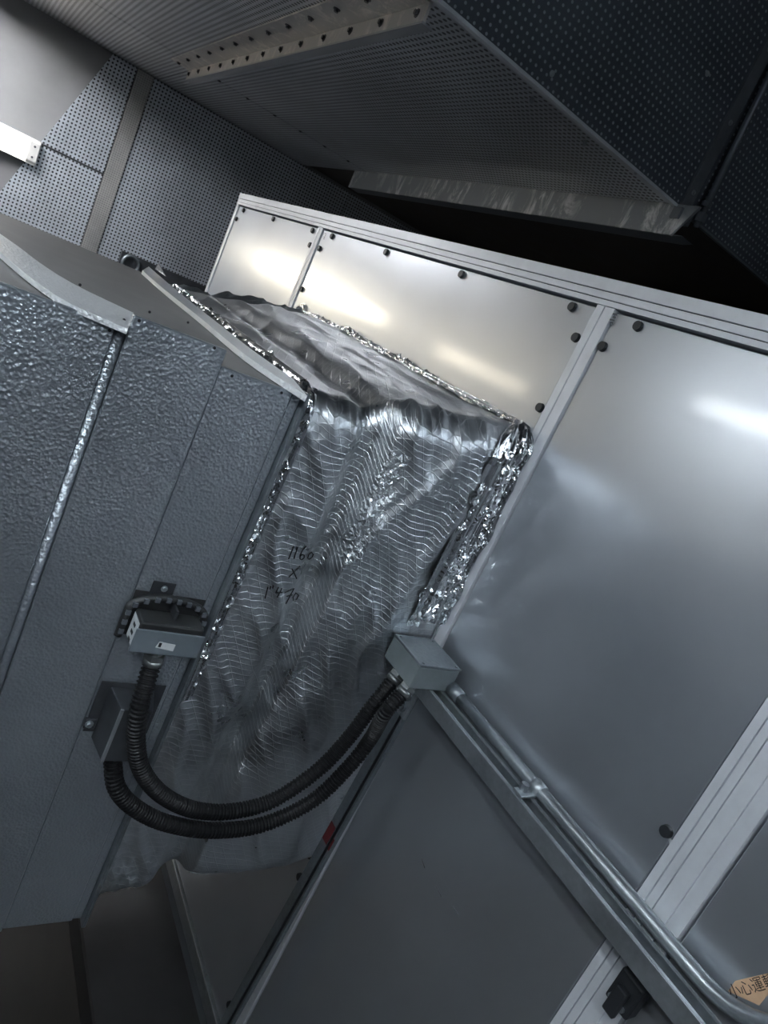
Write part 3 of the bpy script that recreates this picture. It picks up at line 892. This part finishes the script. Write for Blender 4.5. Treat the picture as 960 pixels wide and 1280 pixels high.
# ------------------------------------------------------------------ damper actuator
XA = -0.985
fA = [X(u, v, XA) for u, v in ((174, 783), (257, 800), (243, 826), (160, 812))]
ya0 = (fA[0].y + fA[3].y) / 2; ya1 = (fA[1].y + fA[2].y) / 2
za1 = (fA[0].z + fA[1].z) / 2; za0 = (fA[2].z + fA[3].z) / 2
act = thing('damper_actuator', 'grey damper actuator with a white nameplate screwed to the clad duct', 'actuator', (XD + 0.02, (ya0 + ya1) / 2, za0))
XB = XD + 0.0045
obj('body', bevel(box((XB + 0.012, ya0 + 0.004, za0 + .004), (XA - 0.004, ya1 - .004, za1 + 0.012)), 0.004, 2), M_ACTDARK, act)
cov = obj('front_cover', bevel(box((XA - 0.0038, ya0, za0), (XA, ya1, za1)), 0.0015, 2), M_ACT, act)
lab = [X(u, v, XA + .0003) for u, v in ((199.5, 802), (219.5, 806), (216, 814), (194, 809))]
npl = obj('nameplate', prism(lab, (.0006, 0, 0)), M_LABEL, cov, label='white nameplate')
lab2 = [X(u, v, XA + .001) for u, v in ((199.5, 803.2), (202.8, 804), (200.4, 809.2), (197.2, 808.4))]
obj('nameplate_mark', prism(lab2, (.0004, 0, 0)), M_KNOB, npl)
obj('side_label', box((XB + 0.016, ya0 + 0.0028, za0 + 0.006), (XA - 0.006, ya0 + 0.0036, za1 + 0.006)), M_LABEL, act, label='pale side label')
sl = act.children[-1]
for k in range(3):
    zz_ = za1 - 0.004 - 0.014 * k
    obj('side_label_mark', box((XB + 0.030, ya0 + 0.0020, zz_ - .006), (XB + 0.042, ya0 + 0.0026, zz_)), M_KNOB, sl)
# toothed clamp ring behind the body
ring = bmesh.new()
cy = (ya0 + ya1) / 2; hw = (ya1 - ya0) / 2 + 0.008
zb0 = za0 - 0.002; zb1 = za1 + 0.036
prof = []
for k in range(13):
    a_ = math.pi * k / 12
    prof.append(Vector((XB + 0.010, cy - math.cos(a_) * hw * (1 if abs(math.cos(a_)) > .5 else 1), zb1 - 0.030 + 0.030 * math.sin(a_))))
prof = [Vector((XB + 0.010, cy - hw, zb0))] + prof + [Vector((XB + 0.010, cy + hw, zb0 + .02))]
pp, LL = spline(prof, 80)
add_tube(ring, pp, 0.007, 8)
rg = obj('clamp_ring', ring, M_ACTDARK, act, True)
bm = bmesh.new()
for k in range(4, 78, 6):
    p = pp[k]; add_box(bm, p + Vector((0.003, -.004, -.004)), p + Vector((0.010, .004, .004)))
obj('ring_teeth', bm, M_STRIP, rg)
obj('divider', box((XB + 0.001, cy + .002, za1 + 0.013), (XA - 0.02, cy + 0.006, zb1 - .006)), M_DARKBOX, act)
obj('back_plate', box((XD + 0.0042, ya0 - 0.004, za0 - 0.004), (XD + 0.0058, ya1 + 0.002, zb1 + .002)), M_ACTDARK, act)
tb = X(205, 735, XD + .004)
tabp = obj('mounting_tab', box((XD + 0.0042, tb.y - 0.022, zb1 - 0.004), (XD + 0.007, tb.y + 0.018, tb.z + 0.012), .001), M_DARKBOX, act)
obj('screw', moved(bolt_bm(0.004, 0.003), (XD + 0.007, tb.y, tb.z)), M_GALV, tabp)
# cable gland below
gl0 = X(190, 826, -1.005); gl1 = X(183, 848, -1.005)
def gland(parent, p, d, r=0.017):
    d = d.normalized()
    g_ = obj('gland', tube([p, p + d * 0.012], r * 0.8, 12), M_BRASS, parent)
    obj('gland_nut', tube([p + d * 0.008, p + d * 0.018], r * 1.1, 6), M_BRASS, g_)
    obj('gland_collar', tube([p + d * 0.0185, p + d * 0.032], [r * 1.02, r * 1.0], 14), M_BRASS, g_, True)
    return p + d * 0.030
h1s = gland(act, Vector((gl0.x, gl0.y, za0 - 0.001)), gl1 - gl0)

# ------------------------------------------------------------------ dark terminal enclosure
e0 = X(148, 887, -0.99); e1 = X(130, 952, -0.99)
en = thing('terminal_enclosure', 'small dark folded steel enclosure on the clad duct below the actuator', 'enclosure', (XD + 0.03, e1.y + 0.03, e1.z))
ye0 = (e0.y + e1.y) / 2; ye1 = ye0 + 0.055
bmE = prism([(XD + .0045, ye0 - 0.012, e0.z + 0.006), (-0.99, ye0, e0.z), (-0.99, ye1, e0.z), (XD + .0045, ye1 + 0.012, e0.z + 0.006)], (0, 0, e1.z - e0.z))
enb = obj('body', bevel(bmE, 0.002, 2), M_DARKBOX, en)
obj('corner_edge', box((-0.9925, ye0 - .001, e1.z), (-0.988, ye0 + 0.0045, e0.z)), M_EDGE, en)
obj('base_flange', box((XD + 0.0042, ye0 - 0.03, e1.z + 0.02), (XD + 0.0065, ye1 + 0.03, e0.z + 0.016)), M_DARKBOX, en)
ear = obj('fixing_ear', box((XD + 0.0045, ye0 - 0.034, e1.z + 0.03), (XD + 0.012, ye0 - 0.014, e1.z + 0.05), .001), M_DARKBOX, en)
obj('screw', moved(bolt_bm(0.005, 0.006), (XD + 0.012, ye0 - 0.026, e1.z + 0.04)), M_GALV, ear)

# ------------------------------------------------------------------ junction box
bxr = [-1.066, -0.952]; byr = [-0.143, -0.030]; bzr = [H - 0.640, H - 0.581]
jbx = thing('junction_box', 'grey metal junction box where the two black hoses meet the steel conduit', 'box', (-1.01, -0.0865, bzr[0]))
obj('body', bevel(box((bxr[0], byr[0], bzr[0]), (bxr[1], byr[1], bzr[1] - 0.006)), 0.002, 2), M_JBOX, jbx)
lid = obj('lid', bevel(box((bxr[0] - .001, byr[0] - .001, bzr[1] - 0.0056), (bxr[1] + .001, byr[1] + .001, bzr[1])), 0.0015, 2), M_GALV_D, jbx)
for dx, dy in ((.01, .01), (.108, .01), (.01, .103), (.108, .103)):
    obj('lid_screw', moved(bolt_bm(0.003, 0.002, 2, 1, 8), (bxr[0] + dx, byr[0] + dy, bzr[1])), M_GALV_D, lid)
def in_box(p):
    return Vector((min(max(p.x, bxr[0] + .02), bxr[1] - .02), min(max(p.y, byr[0] + .02), byr[1] - .02), bzr[0] - .0005))
gA = in_box(Z(489, 836, bzr[0])); gB = in_box(Z(503, 853, bzr[0]))
if (gB - gA).length < 0.042: gB = gA + Vector((0.043, 0.0, 0.0))
nA = Y(466, 882, -0.165); nB = Y(482, 890, -0.165)
hAe = gland(jbx, gA, nA - gA, 0.017)
hBe = gland(jbx, gB, nB - gB, 0.017)

# ------------------------------------------------------------------ black corrugated hoses
def hose(label, cps):
    n = 560
    pts, L = spline(cps, n)
    rings = L / 0.0075
    rad = []
    for k in range(n):
        ph = (k / (n - 1) * rings) % 1.0
        rad.append(0.0138 + 0.0026 * (1 if 0.25 < ph < 0.75 else 0))
    bm = tube(pts, rad, 14)
    o = obj('corrugated_hose', bm, M_BLACK, None)
    return tag(o, label, 'hose', 'black corrugated hoses')
HX = -0.998
cp1 = [h1s] + [X(u, v, HX) for u, v in ((174, 885), (170, 925), (177, 962), (202, 993), (242, 1012), (290, 1014), (342, 1000), (398, 962), (436, 922))] + [nA, hAe]
cp1[1] = X(174, 885, -0.972); cp1[2] = X(170, 925, -0.970); cp1[3] = X(177, 962, -0.975); cp1[4] = X(202, 993, -0.986)
hose('black corrugated hose curving from the grey actuator up to the junction box', cp1)
st = Vector((-1.010, ye0 + 0.024, e1.z - 0.004))
cp2 = [st] + [X(u, v, -0.992) for u, v in ((146, 985), (172, 1012), (212, 1030), (268, 1038), (330, 1030), (392, 1000), (438, 956), (464, 922))] + [nB, hBe]
hose('black corrugated hose curving from the dark enclosure up to the junction box', cp2)

# ------------------------------------------------------------------ steel channel, post and conduit
# level channel (open upwards) under the box
sx0, sx1 = -1.045, 0.35
syf, syb = -0.085, -0.044
szb = H - 0.676; szt = H - 0.6405
ch = thing('support_channel', 'level galvanised steel channel running under the conduit in front of the panels', 'channel', ((sx0 + sx1) / 2, (syf + syb) / 2, szb))
t_ = 0.0025
obj('front_wall', box((sx0, syf, szb), (sx1, syf + t_, szt), 0.0008), M_GALV, ch)
obj('back_wall', box((sx0, syb - t_, szb), (sx1, syb, szt), 0.0008), M_GALV, ch)
obj('web', box((sx0, syf + t_ + .0002, szb), (sx1, syb - t_ - .0002, szb + t_)), M_GALV_D, ch)
obj('front_lip', box((sx0, syf + t_ + .0002, szt - 0.003), (sx1, syf + 0.009, szt)), M_GALV, ch)
obj('back_lip', box((sx0, syb - 0.009, szt - 0.003), (sx1, syb - t_ - .0002, szt)), M_GALV, ch)
# post: slotted channel facing the camera
ptop = Y(503, 893, -0.065); pbot = Y(286, 1280, -0.065)
dp = (ptop - pbot); dp /= dp.z
def pc(z): return ptop + dp * (z - ptop.z)
po = thing('support_post', 'upright galvanised slotted channel post beside the foil duct with a red paint smear', 'post', tuple(pc(0.098)))
def slanted(x0, x1, y0, y1, z0, z1):
    bm = bmesh.new(); add_box(bm, (x0, y0, z0), (x1, y1, z1))
    for v in bm.verts:
        c = pc(v.co.z); v.co.x += c.x; 
    return bm
zp1 = H - 0.677
obj('left_wall', slanted(-0.0205, -0.0180, -0.075, -0.066, 0.098, zp1), M_GALV_D, po)
obj('right_wall', slanted(0.0180, 0.0205, -0.075, -0.066, 0.098, zp1), M_GALV_D, po)
obj('back_web', slanted(-0.0178, 0.0178, -0.068, -0.066, 0.098, zp1), M_DARKBOX, po)
obj('left_lip', slanted(-0.0205, 0.0045, -0.0775, -0.0752, 0.098, zp1 - 0.06), M_GALV_D, po)
obj('right_lip', slanted(0.0145, 0.0205, -0.0775, -0.0752, 0.098, zp1 - 0.06), M_GALV_D, po)
pl_ = obj('bracket_plate', slanted(-0.026, 0.026, -0.081, -0.0755, zp1 - 0.068, zp1 - 0.002), M_GALV, po)
for dz in (0.018, 0.048):
    c = pc(zp1 - dz)
    obj('bolt', moved(bolt_bm(0.008, 0.007, 1, -1), (c.x + 0.004, -0.081, c.z)), M_GALV_D, pl_)
rz = Y(412, 1042, -0.078).z
bm = slanted(-0.0200, 0.0040, -0.0782, -0.0777, rz - 0.028, rz + 0.026)
obj('red_smear', bevel(bm, 0.0002, 1), M_RED, po, label='dark red paint smear')
obj('red_smear', slanted(0.0148, 0.0202, -0.0782, -0.0777, rz - 0.030, rz + 0.004), M_RED, po)
# rigid conduit with bend
cyc = -0.030; czc = H - 0.629; cr = 0.0125
pts = [Vector((-0.9505, cyc, czc)), Vector((-0.60, cyc, czc)), Vector((-0.40, cyc, czc)), Vector((-0.32, cyc, czc))]
bR = 0.14; xb0 = -0.29
arc = [Vector((xb0 + bR * math.sin(a), cyc, czc + bR * (1 - math.cos(a)))) for a in [math.pi / 2 * k / 16 for k in range(17)]]
pts += arc + [Vector((xb0 + bR, cyc, czc + bR + 0.3)), Vector((xb0 + bR, cyc, ZC - 0.005))]
co = thing('rigid_conduit', 'galvanised steel conduit pipe leaving the junction box and bending upwards', 'conduit', (-0.5, cyc, czc - cr))
obj('pipe', tube(pts, cr, 18), M_GALV, co, True)
obj('coupling', tube([(-0.951, cyc, czc), (-0.915, cyc, czc)], cr + 0.003, 16), M_GALV_D, co, True)
for x in (-0.655, -0.12):
    if x > xb0: continue
    s = obj('clamp', tube([(x - .011, cyc, czc), (x + .011, cyc, czc)], cr + 0.003, 16), M_GALV, co, True)
    obj('clamp_foot', box((x - 0.012, syf + 0.004, szt + .0005), (x + 0.012, cyc - cr + .002, szt + 0.006), .001), M_GALV, s)
    obj('clamp_screw', tube([(x - .004, syf + 0.020, szt + 0.006), (x - .004, syf + 0.020, szt + 0.020)], 0.008, 8), M_GALV, s)
